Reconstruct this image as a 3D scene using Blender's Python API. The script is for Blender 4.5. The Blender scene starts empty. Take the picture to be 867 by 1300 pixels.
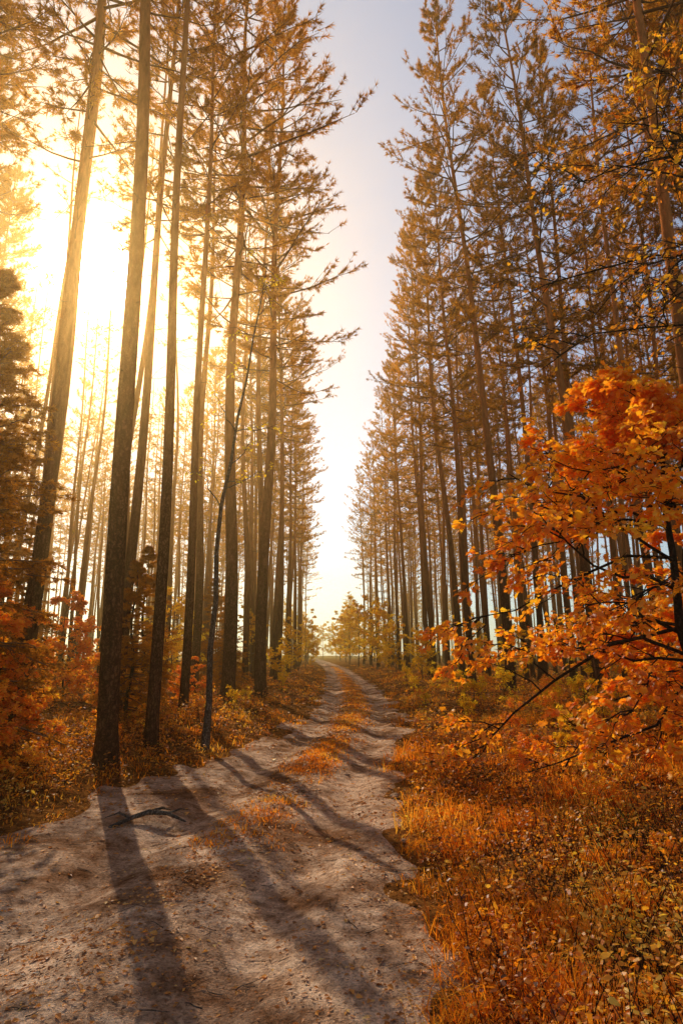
import bpy, math, random
import numpy as np
from mathutils import Vector, Matrix

HAZE=0.0036
random.seed(7)
scene = bpy.context.scene
scene.view_settings.view_transform = 'Standard'
scene.view_settings.look = 'None'
scene.view_settings.exposure = 0

SUN_EL, SUN_AZ = 31.5, -22.1
_e, _a = math.radians(SUN_EL), math.radians(SUN_AZ)
SUN = Vector((math.sin(_a)*math.cos(_e), math.cos(_a)*math.cos(_e), math.sin(_e)))

# ------------------------------------------------------------------ helpers
class MB:
    def __init__(s):
        s.v=[]; s.l=[]; s.sz=[]; s.m=[]; s.sm=[]; s.n=0
    def add(s, verts, faces, mat=0, smooth=False):
        verts=np.asarray(verts,float).reshape(-1,3); faces=np.asarray(faces,int)
        s.v.append(verts); s.l.append((faces+s.n).ravel())
        k=len(faces); s.sz.append(np.full(k,faces.shape[1])); s.m.append(np.full(k,mat)); s.sm.append(np.full(k,smooth))
        s.n+=len(verts)
    def mesh(s, name, mats):
        me=bpy.data.meshes.new(name)
        v=np.concatenate(s.v); l=np.concatenate(s.l); sz=np.concatenate(s.sz)
        me.vertices.add(len(v)); me.vertices.foreach_set('co', v.astype(np.float32).ravel())
        me.loops.add(len(l)); me.loops.foreach_set('vertex_index', l.astype(np.int32))
        me.polygons.add(len(sz))
        st=np.concatenate([[0],np.cumsum(sz)[:-1]])
        me.polygons.foreach_set('loop_start', st.astype(np.int32))
        for m in mats: me.materials.append(m)
        me.polygons.foreach_set('material_index', np.concatenate(s.m).astype(np.int32))
        me.polygons.foreach_set('use_smooth', np.concatenate(s.sm))
        me.update(calc_edges=True); me.validate()
        return me

def link(name, me, loc=(0,0,0), parent=None):
    o=bpy.data.objects.new(name, me); scene.collection.objects.link(o); o.location=loc
    if parent: o.parent=parent
    return o

def norm(a): return a/np.maximum(np.linalg.norm(a,axis=-1,keepdims=True),1e-9)

def tubes(mb, P, R, s, mat=0, smooth=True):
    """P (M,n,3)  R (M,n)"""
    P=np.asarray(P,float); R=np.asarray(R,float); M,n,_=P.shape
    T=norm(np.gradient(P,axis=1))
    ref=np.where(np.abs(T[:,:1,2:3])>.8, np.array([1.,0,0]), np.array([0,0,1.]))
    U=norm(np.cross(T, np.broadcast_to(ref,T.shape))); W=np.cross(T,U)
    a=np.arange(s)/s*2*np.pi
    V=P[:,:,None]+R[:,:,None,None]*(U[:,:,None]*np.cos(a)[None,None,:,None]+W[:,:,None]*np.sin(a)[None,None,:,None])
    idx=np.arange(M*n*s).reshape(M,n,s)
    A=idx[:,:-1]; B=np.roll(A,-1,2); C=idx[:,1:]; D=np.roll(C,-1,2)
    mb.add(V.reshape(-1,3), np.stack([A,B,D,C],-1).reshape(-1,4), mat, smooth)

def blades(mb, P, D, K, L, W, spread, mat, r):
    P=np.repeat(P,K,0); D=np.repeat(D,K,0); N=len(P)
    d=norm(norm(D)+spread*r.normal(size=(N,3)))
    w=norm(np.cross(d,r.normal(size=(N,3))))
    l=r.uniform(L[0],L[1],(N,1)); ww=r.uniform(W[0],W[1],(N,1))
    v=np.stack([P-w*ww*.5, P+w*ww*.5, P+d*l],1)
    mb.add(v, np.arange(N*3).reshape(N,3), mat)

OAK=[(0,0),(.07,.1),(.2,.22),(.12,.33),(.3,.46),(.19,.57),(.33,.72),(.17,.86),(0,1)]
OAK=OAK+[(-x,y) for x,y in OAK[-2:0:-1]]
OVAL=[(0,0),(.2,.25),(.25,.5),(.15,.8),(0,1),(-.15,.8),(-.25,.5),(-.2,.25)]
DIA=[(0,0),(.28,.45),(0,1),(-.28,.45)]
def leaves(mb, P, D, Nn, S, tpl, mat, fold=.35):
    t=np.array(tpl,float); k=len(t); N=len(P)
    D=norm(D); X=norm(np.cross(D,Nn)); Z=np.cross(X,D)
    S=np.asarray(S).reshape(-1,1,1)
    v=P[:,None]+S*(X[:,None]*t[None,:,0:1]+D[:,None]*t[None,:,1:2]+Z[:,None]*(fold*np.abs(t[None,:,0:1])-.18*t[None,:,1:2]**2))
    mb.add(v, np.arange(N*k).reshape(N,k), mat)

def sstep(x): x=np.clip(x,0,1); return x*x*(3-2*x)
def sn(x,y,f,seed=0):
    """cheap smooth noise -1..1"""
    o=0; q=np.random.default_rng(100+seed)
    for i in range(6):
        a=q.uniform(0,6.28); k=f*q.uniform(.6,1.9); o=o+np.sin(k*(x*math.cos(a)+y*math.sin(a))+q.uniform(0,6.28)+.7*np.sin(k*.6*(y*math.cos(a)-x*math.sin(a))))
    return o/3.2

# ------------------------------------------------------------------ terrain functions
_ys=[-10,0,3,7,11.5,15,19.5,30,45,69,120,300]; _xs=[-2.6,-1.8,-1.3,-.56,.15,.6,1.0,1.35,1.5,1.6,.3,-5]
def cx(y):
    return sum(np.interp(y+k,_ys,_xs) for k in (-2,-1,0,1,2))/5
def el(y): return 1.35+.85*sstep((14-y)/7)
def er(y): return 1.35+.5*sstep((7-y)/3.5)
def hgt(x,y):
    x=np.asarray(x,float); y=np.asarray(y,float)
    d=x-cx(y)
    ul=sstep((-d-el(y)+.2)/2.0); ur=sstep((d-er(y)+.2)/2.4)
    side=ul+ur
    z=.27*ul+.24*ur+side*(.07*sn(x,y,.8,1)+.03*sn(x,y,3,2))
    tr=1-side
    z=z+tr*(-.065*np.exp(-((np.abs(d)-.72)/.22)**2)+.035*np.exp(-(d/.3)**2)+.010*sn(x,y,4,3)+.012*sn(x,y,1.2,4))
    z=z+.5*sstep((y-40)/120)*sn(x,y,.05,5)*sstep(np.abs(d)/30)
    return z

# ------------------------------------------------------------------ materials
def newmat(name):
    m=bpy.data.materials.new(name); m.use_nodes=True; nt=m.node_tree; nt.nodes.clear()
    return m,nt,nt.nodes,nt.links
def ramp(N,stops):
    r=N.new('ShaderNodeValToRGB'); e=r.color_ramp.elements
    while len(e)<len(stops): e.new(.5)
    for el_,(p,c) in zip(e,stops): el_.position=p; el_.color=(*c,1)
    return r
def mixc(N,L,fac,a,b,mode='MIX'):
    m=N.new('ShaderNodeMix'); m.data_type='RGBA'; m.blend_type=mode
    for s,i in ((fac,0),(a,6),(b,7)):
        if isinstance(s,(int,float)): m.inputs[i].default_value=s
        elif isinstance(s,tuple): m.inputs[i].default_value=(*s,1)
        else: L.new(s,m.inputs[i])
    return m.outputs[2]
def noise(N,L,scale,detail=4,rough=.6,vec=None):
    n=N.new('ShaderNodeTexNoise'); n.inputs['Scale'].default_value=scale; n.inputs['Detail'].default_value=detail; n.inputs['Roughness'].default_value=rough
    if vec is None:
        tc=N.new('ShaderNodeTexCoord'); vec=tc.outputs['Object']
    L.new(vec,n.inputs['Vector']); return n.outputs['Fac']

def leaf_mat(name, stops, trans=.5, nscale=.6, gloss=.06, simple=False):
    m,nt,N,L=newmat(name)
    geo=N.new('ShaderNodeNewGeometry')
    r=ramp(N,stops)
    if simple:
        oi=N.new('ShaderNodeObjectInfo'); mm=N.new('ShaderNodeMath'); mm.operation='MULTIPLY'; mm.inputs[1].default_value=.45; L.new(oi.outputs['Random'],mm.inputs[0])
    else:
        nz=noise(N,L,nscale,1,.6,geo.outputs['Position'])
        mm=N.new('ShaderNodeMath'); mm.operation='MULTIPLY_ADD'; L.new(nz,mm.inputs[0]); mm.inputs[1].default_value=1.5; mm.inputs[2].default_value=-.5
    ad=N.new('ShaderNodeMath'); ad.operation='MULTIPLY_ADD'; L.new(geo.outputs['Random Per Island'],ad.inputs[0]); ad.inputs[1].default_value=.5; L.new(mm.outputs[0],ad.inputs[2])
    L.new(ad.outputs[0],r.inputs[0])
    df=N.new('ShaderNodeBsdfDiffuse'); tr=N.new('ShaderNodeBsdfTranslucent')
    L.new(r.outputs[0],df.inputs[0])
    c2=mixc(N,L,1.0,r.outputs[0],(1.6,1.35,.9),'MULTIPLY'); L.new(c2,tr.inputs[0])
    mx=N.new('ShaderNodeMixShader'); mx.inputs[0].default_value=trans; L.new(df.outputs[0],mx.inputs[1]); L.new(tr.outputs[0],mx.inputs[2])
    last=mx
    if gloss:
        gl=N.new('ShaderNodeBsdfGlossy'); gl.inputs['Roughness'].default_value=.45
        last=N.new('ShaderNodeMixShader'); last.inputs[0].default_value=gloss; L.new(mx.outputs[0],last.inputs[1]); L.new(gl.outputs[0],last.inputs[2])
    o=N.new('ShaderNodeOutputMaterial'); L.new(last.outputs[0],o.inputs[0]); return m

def bark_mat(name, c1, c2, ctop=None, zs=(3,12)):
    m,nt,N,L=newmat(name)
    tc=N.new('ShaderNodeTexCoord'); mp=N.new('ShaderNodeMapping'); mp.inputs['Scale'].default_value=(1,1,.22); L.new(tc.outputs['Object'],mp.inputs[0])
    v=N.new('ShaderNodeTexVoronoi'); v.feature='DISTANCE_TO_EDGE'; v.inputs['Scale'].default_value=22; 
    nz=noise(N,L,9,3,.65,mp.outputs[0])
    ov=N.new('ShaderNodeVectorMath'); ov.operation='ADD'; sc=N.new('ShaderNodeVectorMath'); sc.operation='SCALE'; sc.inputs['Scale'].default_value=.10
    nn=N.new('ShaderNodeTexNoise'); nn.inputs['Scale'].default_value=16; nn.inputs['Detail'].default_value=2; L.new(tc.outputs['Object'],nn.inputs['Vector']); L.new(nn.outputs['Color'],sc.inputs[0])
    L.new(mp.outputs[0],ov.inputs[0]); L.new(sc.outputs[0],ov.inputs[1]); L.new(ov.outputs[0],v.inputs['Vector'])
    r=ramp(N,[(0,tuple(x*.45 for x in c1)),(.12,c1),(.5,c2)]); L.new(v.outputs['Distance'],r.inputs[0])
    r2=ramp(N,[(.3,(.55,.55,.55)),(.7,(1.25,1.2,1.15))]); L.new(nz,r2.inputs[0])
    col=mixc(N,L,1.0,r.outputs[0],r2.outputs[0],'MULTIPLY')
    if ctop:
        sx=N.new('ShaderNodeSeparateXYZ'); L.new(tc.outputs['Object'],sx.inputs[0])
        mr=N.new('ShaderNodeMapRange'); mr.inputs[1].default_value=zs[0]; mr.inputs[2].default_value=zs[1]; L.new(sx.outputs['Z'],mr.inputs[0])
        ct=mixc(N,L,1.0,ctop,r2.outputs[0],'MULTIPLY')
        col=mixc(N,L,mr.outputs[0],col,ct)
    b=N.new('ShaderNodeBsdfDiffuse'); L.new(col,b.inputs['Color'])
    bp=N.new('ShaderNodeBump'); bp.inputs['Strength'].default_value=.8; bp.inputs['Distance'].default_value=.02; L.new(v.outputs['Distance'],bp.inputs['Height']); L.new(bp.outputs[0],b.inputs['Normal'])
    o=N.new('ShaderNodeOutputMaterial'); L.new(b.outputs[0],o.inputs[0]); return m

def flat_mat(name,c):
    m,nt,N,L=newmat(name); nz=noise(N,L,3,1); r=ramp(N,[(.3,tuple(x*.6 for x in c)),(.7,tuple(x*1.3 for x in c))]); L.new(nz,r.inputs[0])
    b=N.new('ShaderNodeBsdfDiffuse'); L.new(r.outputs[0],b.inputs['Color']); o=N.new('ShaderNodeOutputMaterial'); L.new(b.outputs[0],o.inputs[0]); return m

M_bark=bark_mat('pine_bark',(.09,.036,.018),(.24,.105,.05),(.62,.22,.065))
M_twig=flat_mat('pine_twig_bark',(.2,.1,.05))
M_barkd=bark_mat('dark_bark',(.035,.024,.018),(.09,.06,.045))
M_grey=bark_mat('grey_bark',(.11,.08,.06),(.28,.2,.14))
M_need=leaf_mat('pine_needles',[(.05,(.14,.07,.01)),(.45,(.50,.225,.022)),(.9,(.72,.38,.04))],.5,.35,0,True)
M_spru=leaf_mat('spruce_needles',[(.1,(.10,.045,.008)),(.5,(.38,.14,.012)),(.9,(.64,.27,.02))],.5,.9,0,True)
M_oak=leaf_mat('oak_leaves',[(.05,(.48,.11,.008)),(.35,(.76,.26,.012)),(.65,(.84,.42,.018)),(.95,(.85,.56,.03))],.5,1.1,.03)
M_yel=leaf_mat('yellow_leaves',[(.1,(.6,.33,.015)),(.5,(.76,.52,.025)),(.9,(.8,.64,.05))],.5,1.0,0)
M_und=leaf_mat('undergrowth_leaves',[(.1,(.09,.03,.007)),(.35,(.5,.14,.01)),(.65,(.76,.32,.018)),(.95,(.7,.48,.05))],.45,.9,.03)
M_grass=leaf_mat('dry_grass',[(.05,(.2,.05,.01)),(.35,(.68,.2,.015)),(.65,(.82,.36,.025)),(.95,(.76,.52,.09))],.45,.9,0)
M_fall=leaf_mat('fallen_leaves',[(.05,(.12,.05,.02)),(.4,(.46,.16,.03)),(.7,(.72,.3,.05)),(.95,(.7,.45,.15))],.15,2.5,.03)

def ground_mat(name, track):
    m,nt,N,L=newmat(name)
    geo=N.new('ShaderNodeNewGeometry'); P=geo.outputs['Position']
    big=noise(N,L,.9,4,.6,P); mid=noise(N,L,6,5,.7,P); fine=noise(N,L,55,3,.75,P)
    v=N.new('ShaderNodeTexVoronoi'); v.inputs['Scale'].default_value=45; L.new(P,v.inputs['Vector'])
    if track:
        base=ramp(N,[(.32,(.27,.15,.085)),(.5,(.58,.385,.255)),(.68,(.84,.61,.43))]); L.new(mid,base.inputs[0])
        r=ramp(N,[(.38,(.40,.28,.2)),(.55,(1.05,1.0,.95))]); L.new(big,r.inputs[0])
    else:
        base=ramp(N,[(.3,(.05,.024,.01)),(.5,(.2,.085,.024)),(.72,(.42,.19,.045))]); L.new(mid,base.inputs[0])
        r=ramp(N,[(.3,(.6,.55,.5)),(.65,(1.3,1.15,1.0))]); L.new(big,r.inputs[0])
    col=mixc(N,L,1.0,base.outputs[0],r.outputs[0],'MULTIPLY')
    rf=ramp(N,[(.3,(.4,.36,.33)),(.5,(1,1,1)),(.72,(1.35,1.3,1.25))]); L.new(fine,rf.inputs[0])
    col=mixc(N,L,.9,col,rf.outputs[0],'MULTIPLY')
    rv=ramp(N,[(0,(.36,.26,.2)),(.45,(1.1,1.06,1.02)),(1,(1.3,1.2,1.1))]); L.new(v.outputs['Color'],rv.inputs[0])
    col=mixc(N,L,.6,col,rv.outputs[0],'MULTIPLY')
    b=N.new('ShaderNodeBsdfDiffuse'); L.new(col,b.inputs['Color'])
    ad=N.new('ShaderNodeMath'); ad.operation='MULTIPLY_ADD'; L.new(mid,ad.inputs[0]); ad.inputs[1].default_value=1.3; L.new(fine,ad.inputs[2])
    bp=N.new('ShaderNodeBump'); bp.inputs['Strength'].default_value=.9; bp.inputs['Distance'].default_value=.032; L.new(ad.outputs[0],bp.inputs['Height']); L.new(bp.outputs[0],b.inputs['Normal'])
    o=N.new('ShaderNodeOutputMaterial'); L.new(b.outputs[0],o.inputs[0]); return m
M_ground=ground_mat('forest_floor',False); M_track=ground_mat('sandy_dirt',True)

# ------------------------------------------------------------------ ground + track
def grid(xs,ys,zf):
    X,Y=np.meshgrid(xs,ys); Z=zf(X,Y); V=np.stack([X,Y,Z],-1).reshape(-1,3)
    r,c=X.shape; i=np.arange(r*c).reshape(r,c)
    return V,np.stack([i[:-1,:-1],i[:-1,1:],i[1:,1:],i[1:,:-1]],-1).reshape(-1,4)
gx=np.sinh(np.linspace(-5.6,5.6,330))*3.0; gy=np.sinh(np.linspace(-2.2,5.8,380))*3.2+4
def gz(x,y):
    d=x-cx(y); ins=sstep((el(y)-.15+d)/.3)*sstep((er(y)-.15-d)/.3)
    return hgt(x,y)-.06*ins
mb=MB(); V,F=grid(gx,gy,gz); mb.add(V,F,0,True); link('ground',mb.mesh('ground',[M_ground]))
ty=np.concatenate([np.arange(-6,16,.07),16+np.cumsum(np.linspace(.1,1.8,240))])
U=np.linspace(0,1,110); YY,UU=np.meshgrid(ty,U,indexing='ij')
DD=-(el(YY)+.5)+UU*(el(YY)+er(YY)+1.0); XX=DD+cx(YY)
edge=np.maximum(-DD-el(YY),DD-er(YY))+.25*sn(XX,YY,2.2,9)+.15*sn(XX,YY,7,10)
ZZ=hgt(XX,YY)+.012-.09*sstep((edge+.15)/.35)+.006*sn(XX,YY,11,12)
V=np.stack([XX,YY,ZZ],-1).reshape(-1,3); r_,c_=XX.shape; i=np.arange(r_*c_).reshape(r_,c_)
mb=MB(); mb.add(V,np.stack([i[:-1,:-1],i[:-1,1:],i[1:,1:],i[1:,:-1]],-1).reshape(-1,4),0,True)
link('dirt_track',mb.mesh('dirt_track',[M_track]))

# ------------------------------------------------------------------ conifers
def conifer(name, seed, H, r0, cs, Lmax, NB, kind='pine', NT=10, NF=5, K=6, ndead=22, blade=((.1,.2),(.014,.026)), lod=False):
    r=np.random.default_rng(seed); mb=MB()
    n=18; t=np.linspace(0,1,n)
    ph=r.uniform(0,6.28,4); am=r.uniform(.05,.28,2)*(1 if kind=='pine' else .2)
    tx=lambda z:(am[0]*np.sin(z/H*4+ph[0])-am[0]*np.sin(ph[0])+.05*np.sin(z/H*13+ph[2]))
    tyf=lambda z:(am[1]*np.sin(z/H*4+ph[1])-am[1]*np.sin(ph[1])+.05*np.sin(z/H*12+ph[3]))
    z=t**1.3*H
    rad=r0*(1-.86*(z/H)**1.15)+r0*.45*np.exp(-z/.22)
    P=np.stack([tx(z)-tx(0)*1,tyf(z)-tyf(0),z-.15],-1)
    tubes(mb,P[None],rad[None],7 if lod else 12,0)
    def at(z): return np.stack([tx(z)-tx(0),tyf(z)-tyf(0),z],-1)
    def rz(z): return r0*(1-.86*(z/H)**1.15)
    u=np.sort(r.uniform(0,1,NB)**.9); 
    if kind=='pine':
        zz=H*(cs+(1-cs)*.985*u); L=Lmax*(1-u)**.5*(.45+.55*np.minimum(1,u*3.5))*r.uniform(.45,1.2,NB)+.3
        e=np.radians(-8+58*u**1.3+r.normal(0,10,NB)); cu=.16
    else:
        zz=H*(cs+(1-cs)*.985*u); L=Lmax*(1-u)**.85*r.uniform(.75,1.1,NB)+.08
        e=np.radians(-12+45*u+r.normal(0,9,NB)); cu=-.08
    az=np.arange(NB)*2.4+r.uniform(0,1.2,NB)
    m=4 if lod else 6; s=np.linspace(0,1,m)
    hd=np.stack([np.cos(az),np.sin(az),0*az],-1)
    side=np.stack([-np.sin(az),np.cos(az),0*az],-1)
    bend=r.normal(0,.12,NB)
    def bp(i,s):
        Li=L[i][...,None]; s=s[...,None]
        return at(zz[i])+Li*(hd[i]*np.cos(e[i])[...,None]*s+side[i]*(bend[i][...,None]*s**2)+np.array([0,0,1.])*(np.sin(e[i])[...,None]*s+cu*s**2))
    I=np.repeat(np.arange(NB)[:,None],m,1); S=np.broadcast_to(s,(NB,m))
    BP=bp(I,S)+r.normal(0,.012,(NB,m,3))*L[:,None,None]*s[None,:,None]
    BR=(np.minimum(.014+.010*L,rz(zz)*.7))[:,None]*(1-.85*s)[None]
    tubes(mb,BP,BR,3,2)
    I=np.repeat(np.arange(NB),NT); s0=r.uniform(.28 if kind=='pine' else .1,1,len(I))
    B0=bp(I,s0); bd=norm(bp(I,s0+.05)-B0)
    sg=r.choice([-1,1],len(I))[:,None]
    if kind=='pine':
        td=norm(bd+side[I]*sg*r.uniform(.3,1.1,(len(I),1))+np.array([0,0,1.])*r.uniform(-.15,.6,(len(I),1)))
        tl=(L[I]*r.uniform(.14,.34,len(I))*(1.15-.5*s0)+.12)
    else:
        td=norm(bd*.8+side[I]*sg*r.uniform(.5,1.0,(len(I),1))+np.array([0,0,1.])*r.uniform(-.45,.15,(len(I),1)))
        tl=(L[I]*r.uniform(.2,.38,len(I))*(1.15-.8*s0)+.08)
    if not lod:
        q=np.linspace(0,1,2)
        TP=B0[:,None]+td[:,None]*tl[:,None,None]*q[None,:,None]+np.array([0,0,1.])*(tl[:,None,None]*(.15 if kind=='pine' else -.1)*q[None,:,None]**2)
        tubes(mb,TP,np.array([.008,.002])[None]*np.ones((len(I),1))*(1 if kind=='pine' else .6),3,2)
    f=r.uniform(.2,1.02,(len(I),NF)) if kind=='pine' else r.uniform(0,1.02,(len(I),NF))
    FP=B0[:,None]+td[:,None]*(tl[:,None]*f)[...,None]+np.array([0,0,1.])*((.15 if kind=='pine' else -.1)*tl[:,None]*f**2)[...,None]
    FD=np.repeat(td[:,None],NF,1)
    blades(mb,FP.reshape(-1,3),FD.reshape(-1,3),K,blade[0],blade[1],.6 if kind=='pine' else .7,1,r)
    if ndead:
        zd=r.uniform(.2,min(cs+.1,.85),ndead)*H; ad=r.uniform(0,6.28,ndead); Ld=r.uniform(.2,1.6,ndead)*(.25+.75*zd/(cs*H))
        h=np.stack([np.cos(ad),np.sin(ad),r.normal(0,.25,ndead)],-1)
        m=3 if lod else 5; q=np.linspace(0,1,m)
        DP=at(zd)[:,None]+h[:,None]*(Ld[:,None]*q)[...,None]+np.array([0,0,1.])*((r.uniform(-.35,.25,ndead)*Ld)[:,None]*q**2)[...,None]+r.normal(0,.03,(ndead,m,3))*q[None,:,None]
        tubes(mb,DP,(.003+.005*Ld)[:,None]*(1-.8*q)[None]+.0012,3,2)
        if not lod:
            I=np.repeat(np.arange(ndead),4); k=r.integers(1,4,len(I)); S0=DP[I,k]
            dd=norm(h[I]+r.normal(0,.6,(len(I),3))); l=Ld[I]*r.uniform(.15,.4,len(I))
            tubes(mb,S0[:,None]+dd[:,None]*(l[:,None]*np.linspace(0,1,2))[...,None],np.tile([.004,.0012],(len(I),1)),3,2)
    return mb.mesh(name,[M_bark if kind=='pine' else M_barkd, M_need if kind=='pine' else M_spru, M_twig])

LB=((.16,.3),(.035,.06))
pines=[]; pines_l=[]
for k in range(8):   # full crowns
    H=[27,26,28,25,27.5,26.5,29,27][k]; a_=(H,.16,[.4,.46,.43,.38,.48,.42,.5,.36][k],[2.9,2.6,3.2,2.7,2.4,3.0,2.7,2.8][k])
    pines.append((conifer('pine_tree',50+k,*a_,84,NT=12,NF=6,K=8,blade=((.1,.21),(.015,.03))),H,.16))
    pines_l.append((conifer('pine_tree_far',50+k,*a_,60,NT=8,NF=4,K=4,ndead=14,blade=LB,lod=True),H,.16))
thin=[]; thin_l=[]
for k in range(5):   # suppressed, thin crowns
    H=[25,24,26,23.5,26][k]; a_=(H,.12,[.6,.66,.58,.64,.7][k],[1.7,1.4,1.9,1.6,1.5][k])
    thin.append((conifer('pine_tree',70+k,*a_,34,NT=8,NF=5,K=6),H,.12))
    thin_l.append((conifer('pine_tree_far',70+k,*a_,30,NT=5,NF=3,K=4,ndead=14,blade=LB,lod=True),H,.12))
bare=[]
for k in range(4):   # nearly bare poles with a small top tuft
    H=[23,25,21.5,24][k]
    bare.append((conifer('pine_tree',90+k,H,.12,[.8,.84,.78,.82][k],[1.0,.8,1.1,.9][k],12,NT=6,NF=4,K=5,ndead=20),H,.12))
spruces=[(conifer('spruce_tree',80+k,H,.07,.05,Lm,NBk,'spruce',NT=16,NF=6,K=8,ndead=0,blade=((.05,.1),(.010,.018))),H) for k,(H,Lm,NBk) in enumerate([(7.2,1.9,150),(5.2,1.5,110)])]

placed=[]
far=bpy.data.objects.new('distant_pine_trees',None); scene.collection.objects.link(far)
def put_pine(x,y,r=None,leanx=0,leany=0,k=None,hs=1.0,parent=None,lib=None):
    lib=lib or pines
    if (y>48 or abs(x)>20) and lib is not bare: lib={id(pines):pines_l,id(thin):thin_l}[id(lib)]
    k=random.randrange(len(lib)) if k is None else k%len(lib)
    me,H,r0=lib[k]
    o=link('pine_tree' if parent is None else 'distant_pine',me,parent=parent)
    s=(r/r0) if r else random.uniform(.7,1.15)
    sxy=s if s<1.2 else 1.2+(s-1.2)*.75
    Rz=Matrix.Rotation(random.uniform(0,6.28),4,'Z')
    T=Matrix.Rotation(math.radians(leanx),4,'Y')@Matrix.Rotation(-math.radians(leany),4,'X')
    o.matrix_world=Matrix.Translation((x,y,float(hgt(x,y))-.03))@T@Rz@Matrix.Diagonal((sxy,sxy,hs,1))
    placed.append((x,y))
LIB={0:pines,1:thin,2:bare}
near=[(-2.95,9.2,.145,-.9,0,0,1.02,1),(-2.75,10.7,.105,-.6,0,1,1,1),(-2.8,19.3,.22,-.6,0,2,1.0,0),(-2.0,21.1,.20,.2,0,0,1.04,0),
(-5.65,12.2,.16,1.0,0,2,1.0,0),(-4.4,22.2,.16,-.3,0,3,1,2),(-3.3,15.6,.11,0,0,4,.95,0),(-2.6,26.5,.16,.3,0,2,1.05,1),(-3.6,30,.15,0,0,1,1.05,2),(-2.4,34,.17,0,0,2,1,0),
(-3.1,40,.16,0,0,1,1,0),(-2.5,46,.16,0,0,0,1,0),(-2.3,53,.15,0,0,3,1,0),(-3.2,60,.16,0,0,5,1,0),(-2.6,68,.16,0,0,7,1,0),(-2.8,77,.16,0,0,0,1,0),(-3,86,.16,0,0,2,1,0),
(9.4,21.4,.19,-4.2,0,0,1.12,0),(8.6,13.6,.19,-.8,0,5,1.12,0),(6.9,23.7,.18,-2.4,0,2,1.12,0),(6.3,27,.15,-1.8,0,3,1.08,0),(9.0,26,.14,-2.2,0,1,1.12,0),(10.3,24,.15,-1,0,7,1.1,0),
(7.1,32.5,.17,-2.2,0,5,1.1,0),(6.5,37.5,.15,-1.7,0,6,1.05,0),(7.0,42,.17,-1.7,0,0,1.05,0),(6.4,48,.16,-1,0,3,1.03,0),(6.6,54.5,.16,-1,0,2,1.0,0),(6.3,61,.16,-1,0,7,1,0),(6.0,69,.16,-.8,0,5,1,0),(5.8,78,.16,0,0,0,1,0),(5.6,88,.16,0,0,2,1,0),(12.2,18.5,.17,-1.5,0,6,1.1,0),(11.2,15.6,.15,-1.5,0,1,1.1,0),
(-7.2,15.5,.15,0,0,4,1,1),(-8.5,11,.15,1,0,1,1,0),(-6.0,17.6,.11,.5,0,1,1,2),(-9.6,14.4,.15,.5,0,0,1,0),(-4.6,14.8,.13,0,0,1,1,0),(-8.9,19.4,.11,0,0,2,1,2)]
for a in near: put_pine(a[0],a[1],a[2],a[3],a[4],a[5],a[6],None,LIB[a[7]])
def ok(x,y,dm):
    return all((x-a)**2+(y-b)**2>dm*dm for a,b in placed)
tries=0; cnt=0
sd_=(math.sin(_a),math.cos(_a))
while tries<6000:
    tries+=1
    y=random.uniform(7,130); sd=random.random()<.5
    lib=None; rr=random.uniform(.10,.17)
    if sd:
        x=-random.uniform(3.2,38)
        if y<14 and x>-9: continue
        if x/y< -.9: continue
        D=(x-0)*sd_[0]+(y-5)*sd_[1]; across=(x-0)*sd_[1]-(y-5)*sd_[0]
        dm=2.6
        if -6.0<across<7.5 and 13<D<52:
            dm=3.9; lib=bare if random.random()<.8 else thin; rr=random.uniform(.09,.14)
        else: lib=thin if random.random()<.4 else pines
    else:
        x=random.uniform(8.0,38)
        if y<16 and x<13: continue
        if x/y>.95: continue
        dm=2.5; lib=pines if random.random()<.6 else thin
    if y>60: dm+=.8
    if not ok(x,y,dm): continue
    nearby=(y<32 and abs(x)<16)
    put_pine(x,y,rr,random.gauss(0 if sd else -1.2,1.0),random.gauss(0,1),None,random.uniform(.95,1.08),None if nearby else far,lib)
    cnt+=1
for i in range(60):
    x=random.choice([-1,1])*random.uniform(9,48); y=random.uniform(195,240)
    put_pine(x-4,y,.18,0,0,None,random.uniform(.7,.95),far)
print('pines',cnt)

def put(name,me,x,y,rz=0,s=1,dz=0,leanx=0):
    o=link(name,me)
    o.matrix_world=Matrix.Translation((x,y,float(hgt(x,y))-.02+dz))@Matrix.Rotation(math.radians(leanx),4,'Y')@Matrix.Rotation(rz,4,'Z')@Matrix.Diagonal((s,s,s,1))
    return o
for x,y,k,s,rz in [(-5.0,8.6,0,1.0,0),(-6.6,10.6,0,1.05,2),(-5.6,7.0,1,.8,1),(-3.9,13.2,1,.62,4),(-4.6,16.5,1,.8,5),(-7.5,14,1,1.2,3),(-3.6,24,1,.7,2),(-4.8,28,1,.9,.5),(-9.5,18,0,1,1),(-11,24,1,1.2,1)]:
    put('spruce_tree',spruces[k][0],x,y,rz,s)

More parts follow.
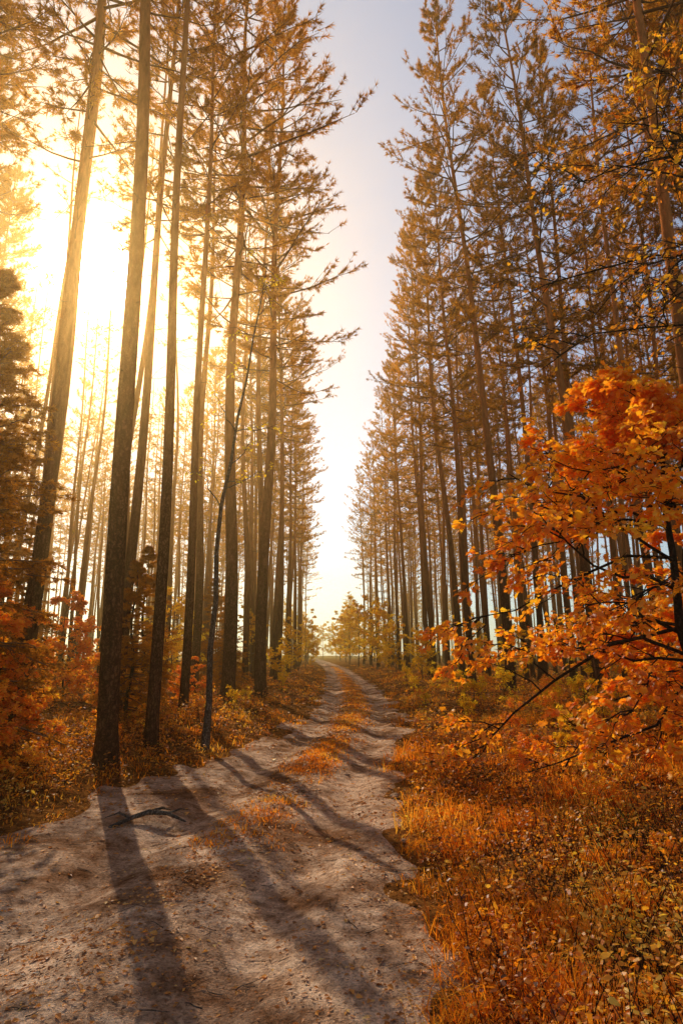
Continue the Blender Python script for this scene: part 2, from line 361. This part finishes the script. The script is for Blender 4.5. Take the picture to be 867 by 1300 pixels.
# ------------------------------------------------------------------ broadleaf
def broadleaf(name, seed, H, r0, zfun, nprim, leafmat, bark, lsize, tpl, nleaf=9, z0=.15, azb=None, up=.25, droop=-.12, lean=(0,0), sub=(7,5), leaf_from=2, upv=.15, fl=1.0):
    r=np.random.default_rng(seed); mb=MB(); n=12; t=np.linspace(0,1,n)
    wob=np.cumsum(r.normal(0,.035*H/5,(n,2)),0); wob-=wob[0]
    P=np.stack([wob[:,0]+lean[0]*t**1.4,wob[:,1]+lean[1]*t**1.4,t*H-.1],-1)
    tubes(mb,P[None],(r0*(1-.88*t)+r0*.4*np.exp(-t*H/.15))[None],9,0)
    def at(u): return np.stack([np.interp(u,t,P[:,i]) for i in range(3)],-1)
    u=np.sort(r.uniform(z0,1,nprim)); L=np.array([zfun(a) for a in u])*r.uniform(.7,1.1,nprim)
    az=(r.uniform(0,6.28,nprim) if azb is None else np.array([azb(r) for _ in range(nprim)]))
    D=np.stack([np.cos(az),np.sin(az),up+r.normal(0,upv,nprim)],-1)
    S0=at(u); lev=[(S0,norm(D),L,np.minimum(r0*(1-.8*u)*.6,.006+L*.007))]
    q=np.linspace(0,1,6); LP=[];LD=[]
    for d in range(3):
        S0,D,L,R=lev[-1]; M=len(S0)
        wig=np.cumsum(r.normal(0,.05,(M,6,3)),1)*L[:,None,None]; wig-=wig[:,:1]
        B=S0[:,None]+D[:,None]*(L[:,None]*q)[...,None]+wig+np.array([0,0,1.])*(droop*L[:,None]*q**2)[...,None]
        tubes(mb,B,R[:,None]*(1-.75*q)[None],5 if d==0 else 3,0)
        if d>=leaf_from-1:
            kk=nleaf if d==2 else max(2,nleaf//3)
            I=np.repeat(np.arange(M),kk); s=r.uniform(.25,1.03,len(I)); j=np.clip((s*5).astype(int),0,4); f=(s*5-j)[:,None]
            LP.append(B[I,j]*(1-f)+B[I,j+1]*f+r.normal(0,.02,(len(I),3))); LD.append(norm(D[I]+r.normal(0,.75,(len(I),3))))
        if d<2:
            k=sub[d]; I=np.repeat(np.arange(M),k); s=r.uniform(.2,1,len(I)); j=np.clip((s*5).astype(int),0,4); f=(s*5-j)[:,None]
            S=B[I,j]*(1-f)+B[I,j+1]*f
            sd=np.cross(D[I],np.array([0,0,1.])); nd=norm(D[I]+sd*r.choice([-1,1],(len(I),1))*r.uniform(.3,1.2,(len(I),1))+r.normal(0,.3,(len(I),3))*np.array([1,1,1.5]))
            lev.append((S,nd,L[I]*r.uniform(.3,.5,len(I))*(1.2-.5*s),R[I]*.5))
    LP=np.concatenate(LP); LD=np.concatenate(LD)
    LD=norm(LD*np.array([1,1,.6])+np.array([0,0,-.3])); Nn=norm(r.normal(0,.8*fl,LP.shape)+np.array([0,0,1.]))
    leaves(mb,LP,LD,Nn,r.uniform(lsize*.6,lsize*1.25,len(LP)),tpl,1)
    return mb.mesh(name,[bark,leafmat])

oakz=lambda u: np.interp(u,[0,.15,.35,.55,.75,1],[.7,1.3,2.7,2.6,1.4,.5])
oak1=broadleaf('oak_tree',3,4.9,.08,oakz,50,M_oak,M_barkd,.095,OAK,nleaf=10,z0=.1,azb=lambda r: r.normal(math.pi*1.05,1.2) if r.random()<.75 else r.uniform(0,6.28),up=.2,upv=.32)
put('oak_tree',oak1,4.3,7.3,0,1)
oak2=broadleaf('oak_tree_tall',9,12.5,.13,lambda u: np.interp(u,[0,.5,.8,1],[1,3.6,4.2,2]),26,M_oak,M_barkd,.11,OAK,nleaf=2,z0=.5,azb=lambda r: r.normal(math.pi,1.0),up=.35,droop=-.25)
put('oak_tree',oak2,8.2,9.6,0,1)
oak3=broadleaf('oak_sapling',15,3.4,.04,lambda u: np.interp(u,[0,.4,1],[.9,1.5,.5]),30,M_oak,M_barkd,.10,OAK,nleaf=8,z0=.06,up=.35,upv=.3)
for x,y,s,rz in [(5.6,9.3,1,1),(4.9,7.8,.7,2),(6.8,11.5,.9,3),(-4.6,6.6,.7,2),(-6.2,8.3,1.0,4),(-4.3,8.8,.55,1),(-5.8,11.5,.8,0),(-4.9,15,.5,3),(-3.6,17.5,.4,5),(8.8,17.5,.7,2),(-7.5,19,.9,2),(-3.9,7.4,.4,2)]:
    put('oak_sapling',oak3,x,y,rz,s)
yel=broadleaf('yellow_birch',21,4.6,.04,lambda u: np.interp(u,[0,.4,1],[.8,1.5,.4]),26,M_yel,M_grey,.10,OVAL,nleaf=7,z0=.12,up=.5)
for x,y,s,rz in [(4.8,56,1.4,0),(5.0,64,1.6,1),(4.2,75,1.8,2),(-2.2,44,.85,3),(5.2,46,.9,4),(-1.6,60,.9,2),(3.8,92,1.9,5),(-2.2,95,1.5,1),(8.2,36,.9,1),(9.0,30,.7,2),(-4,36,.9,2),(12,27,.9,4),(-1.9,29,.45,0),(4.0,110,2,0),(5.6,36,.6,0),(-6,26,.9,1),(-8,33,1.1,3),(6.2,41,.7,3),(3.6,128,2.2,1),(6,140,2.6,2),(-3,125,2.2,4),(-7,150,2.8,3),(8,180,3.5,1),(-9,185,3.5,2),(-4.5,198,2.2,3),(0,205,2.6,5),(-8,210,2.4,0),(4,200,2.6,4)]:
    put('yellow_birch_tree',yel,x,y,rz,s)
shr=broadleaf('yellow_shrub',31,1.1,.014,lambda u: np.interp(u,[0,.4,1],[.3,.5,.2]),16,M_yel,M_barkd,.06,OVAL,nleaf=4,z0=.1,up=.5,sub=(4,3))
oshr=broadleaf('orange_shrub',33,.8,.012,lambda u: np.interp(u,[0,.4,1],[.35,.5,.2]),16,M_oak,M_barkd,.055,OVAL,nleaf=4,z0=.05,up=.5,sub=(4,3))
for x,y,s,rz in [(3.7,16,1,0),(3.2,14.4,.6,1),(5.2,18.5,1.1,2),(4.4,21,1,3),(6.1,15,1,4),(-2.2,16,.6,2),(-2.1,18,.5,4),(3.4,24,.8,2),(5.4,12.5,.8,1),(-1.5,24,.6,2),(4.1,11,.5,2),(3.4,9.2,.4,4),(5,14,.8,5),(2.9,18.5,.5,1),(4.6,26,1,1),(3.9,30,1,2)]:
    put('yellow_shrub',shr,x,y,rz,s)
for x,y,s,rz in [(2.6,8.3,.55,0),(3.6,7.2,.5,1),(3.1,10.8,.6,2),(4.4,9.4,.8,3),(2.4,12.4,.5,4),(4.6,12.8,.9,5),(3.9,13.2,.7,1),(5.6,16.5,.9,2),(6.6,18.8,1,3),(2.6,6.2,.4,2),(3.4,5.2,.45,5),(2.3,4.6,.35,1),(3.0,20.5,.6,3),(-3.4,8.0,.5,1),(-3.9,9.6,.6,2),(-3.2,12,.6,3),(-2.6,13.8,.5,4),(-3.9,7.2,.7,5),(7.4,21,1,0),(5.8,23,.9,2),(-3.6,6.3,.5,1),(-3.5,10.6,.7,4)]:
    put('orange_shrub',oshr,x,y,rz,s)
birch=broadleaf('leaning_sapling',41,9.5,.06,lambda u: np.interp(u,[0,.5,1],[.4,1.1,.4]),14,M_yel,M_grey,.07,OVAL,nleaf=2,z0=.4,up=.6,sub=(3,3),lean=(.9,.4))
put('birch_sapling',birch,-1.95,11.05,0,1)

# ------------------------------------------------------------------ grass
def grass():
    r=np.random.default_rng(5); mb=MB(); N=32000
    y=np.exp(r.uniform(math.log(1.8),math.log(85),N)); 
    x=r.uniform(-.75,.85,N)*(y+1.0)+.0
    xs_=cx(y)+r.normal(0,.2,N); st=(r.uniform(0,1,N)<.09)&(y>6.0); x=np.where(st,xs_,x)
    d=x-cx(y)
    right=d>er(y)-.05+.25*sn(x,y,2,20)
    left=(-d>el(y)-.25+.3*sn(x,y,2,21))
    strip=(np.abs(d+.05*sn(x,y,2,8))<.38)&(y>5.5)
    cl=sn(x,y,1.6,22)*.5+.5+.4*sn(x,y,5,24)
    dens=np.where(right,np.clip(-.15+1.0*cl,0.03,1)*np.where(x>11,.3,1.),0)+np.where(left,np.where(y>9,.6*np.clip(cl*1.5-.2,0,1),.3*np.clip(cl*1.5,0,1)),0)+np.where(strip,np.clip(cl*1.8+.15,0,1)*np.where(y>8.5,1,.45),0)
    keep=r.uniform(0,1,N)<dens
    x=x[keep];y=y[keep];strip=strip[keep];cl=cl[keep];left=left[keep];n=len(x)
    dist=np.hypot(x,y); K=14
    sc=np.clip(dist/5,.75,5)
    hb=np.where(strip,.06,np.where(left,.09,.04+.13*np.clip(cl,0,1)))*r.uniform(.4,1.5,n)
    X=np.repeat(x,K)+r.normal(0,.05,n*K)*np.repeat(sc**.6,K); Y=np.repeat(y,K)+r.normal(0,.05,n*K)*np.repeat(sc**.6,K)
    Z=hgt(X,Y)-.01; h=np.repeat(hb,K)*r.uniform(.35,1.4,n*K); w=np.repeat(.0035*sc**.85,K)*r.uniform(.7,1.4,n*K)
    a=r.uniform(0,6.28,n*K); ln=r.uniform(.15,1.9,n*K); dx=np.cos(a)*ln*h; dy=np.sin(a)*ln*h
    fx=-np.sin(a+r.normal(0,.5,n*K))*w; fy=np.cos(a+r.normal(0,.5,n*K))*w
    B=np.stack([X,Y,Z],-1); Wv=np.stack([fx,fy,0*fx],-1)
    M=B+np.stack([dx*.35,dy*.35,h*.6],-1); T=B+np.stack([dx,dy,h*np.clip(1.05-.35*ln,.35,1)],-1)
    V=np.stack([B-Wv,B+Wv,M+Wv*.75,M-Wv*.75,T],1).reshape(-1,3); m=n*K; i=np.arange(m)*5
    mb.add(V,np.stack([i,i+1,i+2,i+3],-1)); 
    mb.l.append(np.stack([i+3,i+2,i+4],-1).ravel()); mb.sz.append(np.full(m,3)); mb.m.append(np.zeros(m,int)); mb.sm.append(np.zeros(m,bool))
    print('blades',m)
    link('dry_grass',mb.mesh('dry_grass',[M_grass]))
grass()

def under():
    r=np.random.default_rng(6); mb=MB(); N=12000
    y=np.exp(r.uniform(math.log(2.2),math.log(70),N)); x=r.uniform(-.8,.9,N)*(y+1)
    d=x-cx(y); cl=sn(x,y,1.1,30)
    keep=((d>er(y)+.1)&(cl>-.55))|((-d>el(y)+.05)&(cl>-.5)&(y>3.5))
    x=x[keep];y=y[keep];cl=cl[keep];n=len(x); K=15; sc=np.clip(np.hypot(x,y)/8,.7,3)
    hh=r.uniform(.05,.2,n)*(1+.9*np.clip(cl,0,1))*np.where(r.uniform(0,1,n)<.12,1.8,1)
    stems=np.zeros((n*2,3,3)); 
    for j in range(2):
        a=r.uniform(0,6.28,n); b=np.stack([x,y,hgt(x,y)-.02],-1); t=b+np.stack([np.cos(a)*hh*.5,np.sin(a)*hh*.5,hh],-1)
        stems[j::2,0]=b; stems[j::2,1]=(b+t)/2+r.normal(0,.02,(n,3)); stems[j::2,2]=t
    tubes(mb,stems,np.tile([.003,.0025,.0012],(n*2,1)),3,1)
    I=np.repeat(np.arange(n),K); f=r.uniform(.3,1.05,n*K); s=stems[I*2+r.integers(0,2,n*K)]
    P=s[:,0]*(1-f)[:,None]+s[:,2]*f[:,None]+r.normal(0,.045,(n*K,3))
    D=norm(r.normal(0,1,(n*K,3))*np.array([1,1,.35])); Nn=norm(r.normal(0,.5,(n*K,3))+np.array([0,0,1.]))
    leaves(mb,P,D,Nn,r.uniform(.025,.06,n*K)*sc[I]**.7,OVAL,0)
    link('undergrowth',mb.mesh('undergrowth',[M_und,M_barkd]))
under()

def litter():
    r=np.random.default_rng(8); mb=MB(); N=50000
    y=np.exp(r.uniform(math.log(1.7),math.log(45),N)); x=r.uniform(-.75,.8,N)*(y+1)
    st=r.uniform(0,1,N)<.17; x=np.where(st,cx(y)+r.normal(0,.28,N),x)
    d=x-cx(y); on=(d<er(y)-.1)&(-d<el(y)-.1)
    ed=np.minimum(er(y)-d,el(y)+d)
    p=np.where(on,.25+.7*np.clip(sn(x,y,2.2,40),0,1)+.6*np.exp(-((np.abs(d)-.05)/.3)**2)*(y>4.5)+.7*np.exp(-(ed/.6)**2),.9)
    k=r.uniform(0,1,N)<p; x=x[k];y=y[k];on=on[k];n=len(x)
    P=np.stack([x,y,hgt(x,y)+np.where(on,.018,.012)],-1); a=r.uniform(0,6.28,n)
    D=np.stack([np.cos(a),np.sin(a),r.uniform(-.1,.35,n)],-1); Nn=norm(r.normal(0,.3,(n,3))+np.array([0,0,1.]))
    S=r.uniform(.016,.045,n)*np.clip(np.hypot(x,y)/7,.8,2.5)*np.where(r.uniform(0,1,n)<.12,1.5,1)
    h=n//4
    leaves(mb,P[:h],D[:h],Nn[:h],S[:h]*1.3,OAK,0,.5); leaves(mb,P[h:],D[h:],Nn[h:],S[h:],DIA,0,.5)
    link('fallen_leaves',mb.mesh('fallen_leaves',[M_fall]))
    mb=MB(); n=900
    y=np.exp(r.uniform(math.log(1.9),math.log(20),n)); x=r.uniform(-.7,.6,n)*(y+1); a=r.uniform(0,3.14,n); l=r.uniform(.02,.09,n)
    q=np.linspace(-1,1,4); P=np.zeros((n,4,3)); P[:,:,0]=x[:,None]+np.cos(a)[:,None]*l[:,None]*q; P[:,:,1]=y[:,None]+np.sin(a)[:,None]*l[:,None]*q
    P[:,:,:2]+=r.normal(0,.006,(n,4,2)); P[:,:,2]=hgt(P[:,:,0],P[:,:,1])+.02
    tubes(mb,P,r.uniform(.0012,.003,n)[:,None]*np.array([1,1,.8,.5])[None],4,0)
    link('fallen_twigs',mb.mesh('fallen_twigs',[M_grey]))
litter()

# fallen branch
mb=MB(); bx,by=-1.67,6.65; bz=float(hgt(bx,by))+.05
def seg(p,r): tubes(mb,np.array([p]),np.array([r]),7,0)
seg([(bx-.32,by-.22,bz-.03),(bx-.16,by-.08,bz+.02),(bx-.02,by+.02,bz+.05),(bx+.16,by+.05,bz+.03),(bx+.36,by-.06,bz-.02)],[.016,.022,.026,.02,.008])
seg([(bx-.02,by+.02,bz+.05),(bx+.08,by+.14,bz+.06),(bx+.15,by+.24,bz+.02)],[.018,.013,.005])
seg([(bx-.16,by-.08,bz+.02),(bx-.3,by+.0,bz+.05),(bx-.44,by+.03,bz)],[.014,.01,.004])
seg([(bx+.16,by+.05,bz+.03),(bx+.27,by+.1,bz+.06),(bx+.33,by+.18,bz+.03)],[.012,.008,.003])
link('fallen_branch',mb.mesh('fallen_branch',[M_grey]))

# stones
import bmesh
for (x,y,s) in [(.82,7.6,.05),(.7,5.9,.03),(-2.6,5.0,.035),(.35,9.2,.03),(2.6,4.2,.04)]:
    bm=bmesh.new(); bmesh.ops.create_icosphere(bm,subdivisions=3,radius=s)
    for v in bm.verts:
        c=v.co.copy(); k=1+.25*math.sin(c.x*60+x*9)+.18*math.sin(c.y*75+y*5)+.1*math.sin(c.z*90)
        v.co=Vector((c.x*k*1.2,c.y*k,c.z*k*.6))
    me=bpy.data.meshes.new('stone'); bm.to_mesh(me); bm.free(); me.materials.append(M_track)
    for p in me.polygons: p.use_smooth=True
    link('stone',me,(x,y,float(hgt(x,y))+.02))

# ------------------------------------------------------------------ haze (real air volume)
if HAZE>0:
    bm=bmesh.new(); bmesh.ops.create_cube(bm,size=1)
    for v in bm.verts: v.co=Vector((v.co.x*260, v.co.y*330+130, v.co.z*38+16))
    me=bpy.data.meshes.new('haze'); bm.to_mesh(me); bm.free()
    m,nt,N,L=newmat('haze'); vs=N.new('ShaderNodeVolumeScatter'); vs.inputs['Color'].default_value=(1,.6,.2,1); vs.inputs['Density'].default_value=HAZE; vs.inputs['Anisotropy'].default_value=.82
    va=N.new('ShaderNodeVolumeAbsorption'); va.inputs['Color'].default_value=(1,.7,.2,1); va.inputs['Density'].default_value=HAZE*.4
    ad=N.new('ShaderNodeAddShader'); L.new(vs.outputs[0],ad.inputs[0]); L.new(va.outputs[0],ad.inputs[1])
    o=N.new('ShaderNodeOutputMaterial'); L.new(ad.outputs[0],o.inputs['Volume']); me.materials.append(m)
    link('haze',me)

# ------------------------------------------------------------------ light
w=bpy.data.worlds.new('World'); scene.world=w; w.use_nodes=True; N=w.node_tree.nodes; L=w.node_tree.links; N.clear()
sky=N.new('ShaderNodeTexSky'); sky.sky_type='NISHITA'; sky.sun_disc=False; sky.sun_elevation=math.radians(SUN_EL); sky.sun_rotation=math.radians(360+SUN_AZ)
sky.air_density=1.0; sky.dust_density=1.0; sky.ozone_density=1.0
tc=N.new('ShaderNodeTexCoord'); dt=N.new('ShaderNodeVectorMath'); dt.operation='DOT_PRODUCT'; L.new(tc.outputs['Generated'],dt.inputs[0]); dt.inputs[1].default_value=SUN
mx=N.new('ShaderNodeMath'); mx.operation='MAXIMUM'; mx.inputs[1].default_value=0; L.new(dt.outputs['Value'],mx.inputs[0])
p6=N.new('ShaderNodeMath'); p6.operation='POWER'; p6.inputs[1].default_value=14; L.new(mx.outputs[0],p6.inputs[0])
tint=mixc(N,L,p6.outputs[0],(1.0,.98,.97),(.42,.27,.1))
skc=mixc(N,L,1.0,sky.outputs[0],tint,'MULTIPLY')
bg=N.new('ShaderNodeBackground'); bg.inputs[1].default_value=.13; L.new(skc,bg.inputs[0])
out=N.new('ShaderNodeOutputWorld'); last=bg.outputs[0]
for pw,st,c in [(1800,40,(1,.92,.75,1)),(120,1.3,(1,.76,.38,1)),(4,.40,(1,.92,.85,1))]:
    p=N.new('ShaderNodeMath'); p.operation='POWER'; p.inputs[1].default_value=pw; L.new(mx.outputs[0],p.inputs[0])
    ml=N.new('ShaderNodeMath'); ml.operation='MULTIPLY'; ml.inputs[1].default_value=st; L.new(p.outputs[0],ml.inputs[0])
    b=N.new('ShaderNodeBackground'); b.inputs[0].default_value=c; L.new(ml.outputs[0],b.inputs[1])
    a=N.new('ShaderNodeAddShader'); L.new(last,a.inputs[0]); L.new(b.outputs[0],a.inputs[1]); last=a.outputs[0]
L.new(last,out.inputs[0])
ld=bpy.data.lights.new('sun','SUN'); ld.energy=5; ld.angle=math.radians(.5); ld.color=(1,.87,.7)
lo=bpy.data.objects.new('sun',ld); scene.collection.objects.link(lo); lo.rotation_euler=SUN.to_track_quat('Z','Y').to_euler(); lo.location=(-20,40,40)

# ------------------------------------------------------------------ camera
cd=bpy.data.cameras.new('camera'); cd.sensor_fit='VERTICAL'; cd.sensor_height=36; cd.lens=22; cd.clip_end=3000; cd.clip_start=.05
co=bpy.data.objects.new('camera',cd); scene.collection.objects.link(co); co.location=(0,0,1.6); co.rotation_euler=(math.radians(90+12.8),0,math.radians(-1.66))
scene.camera=co
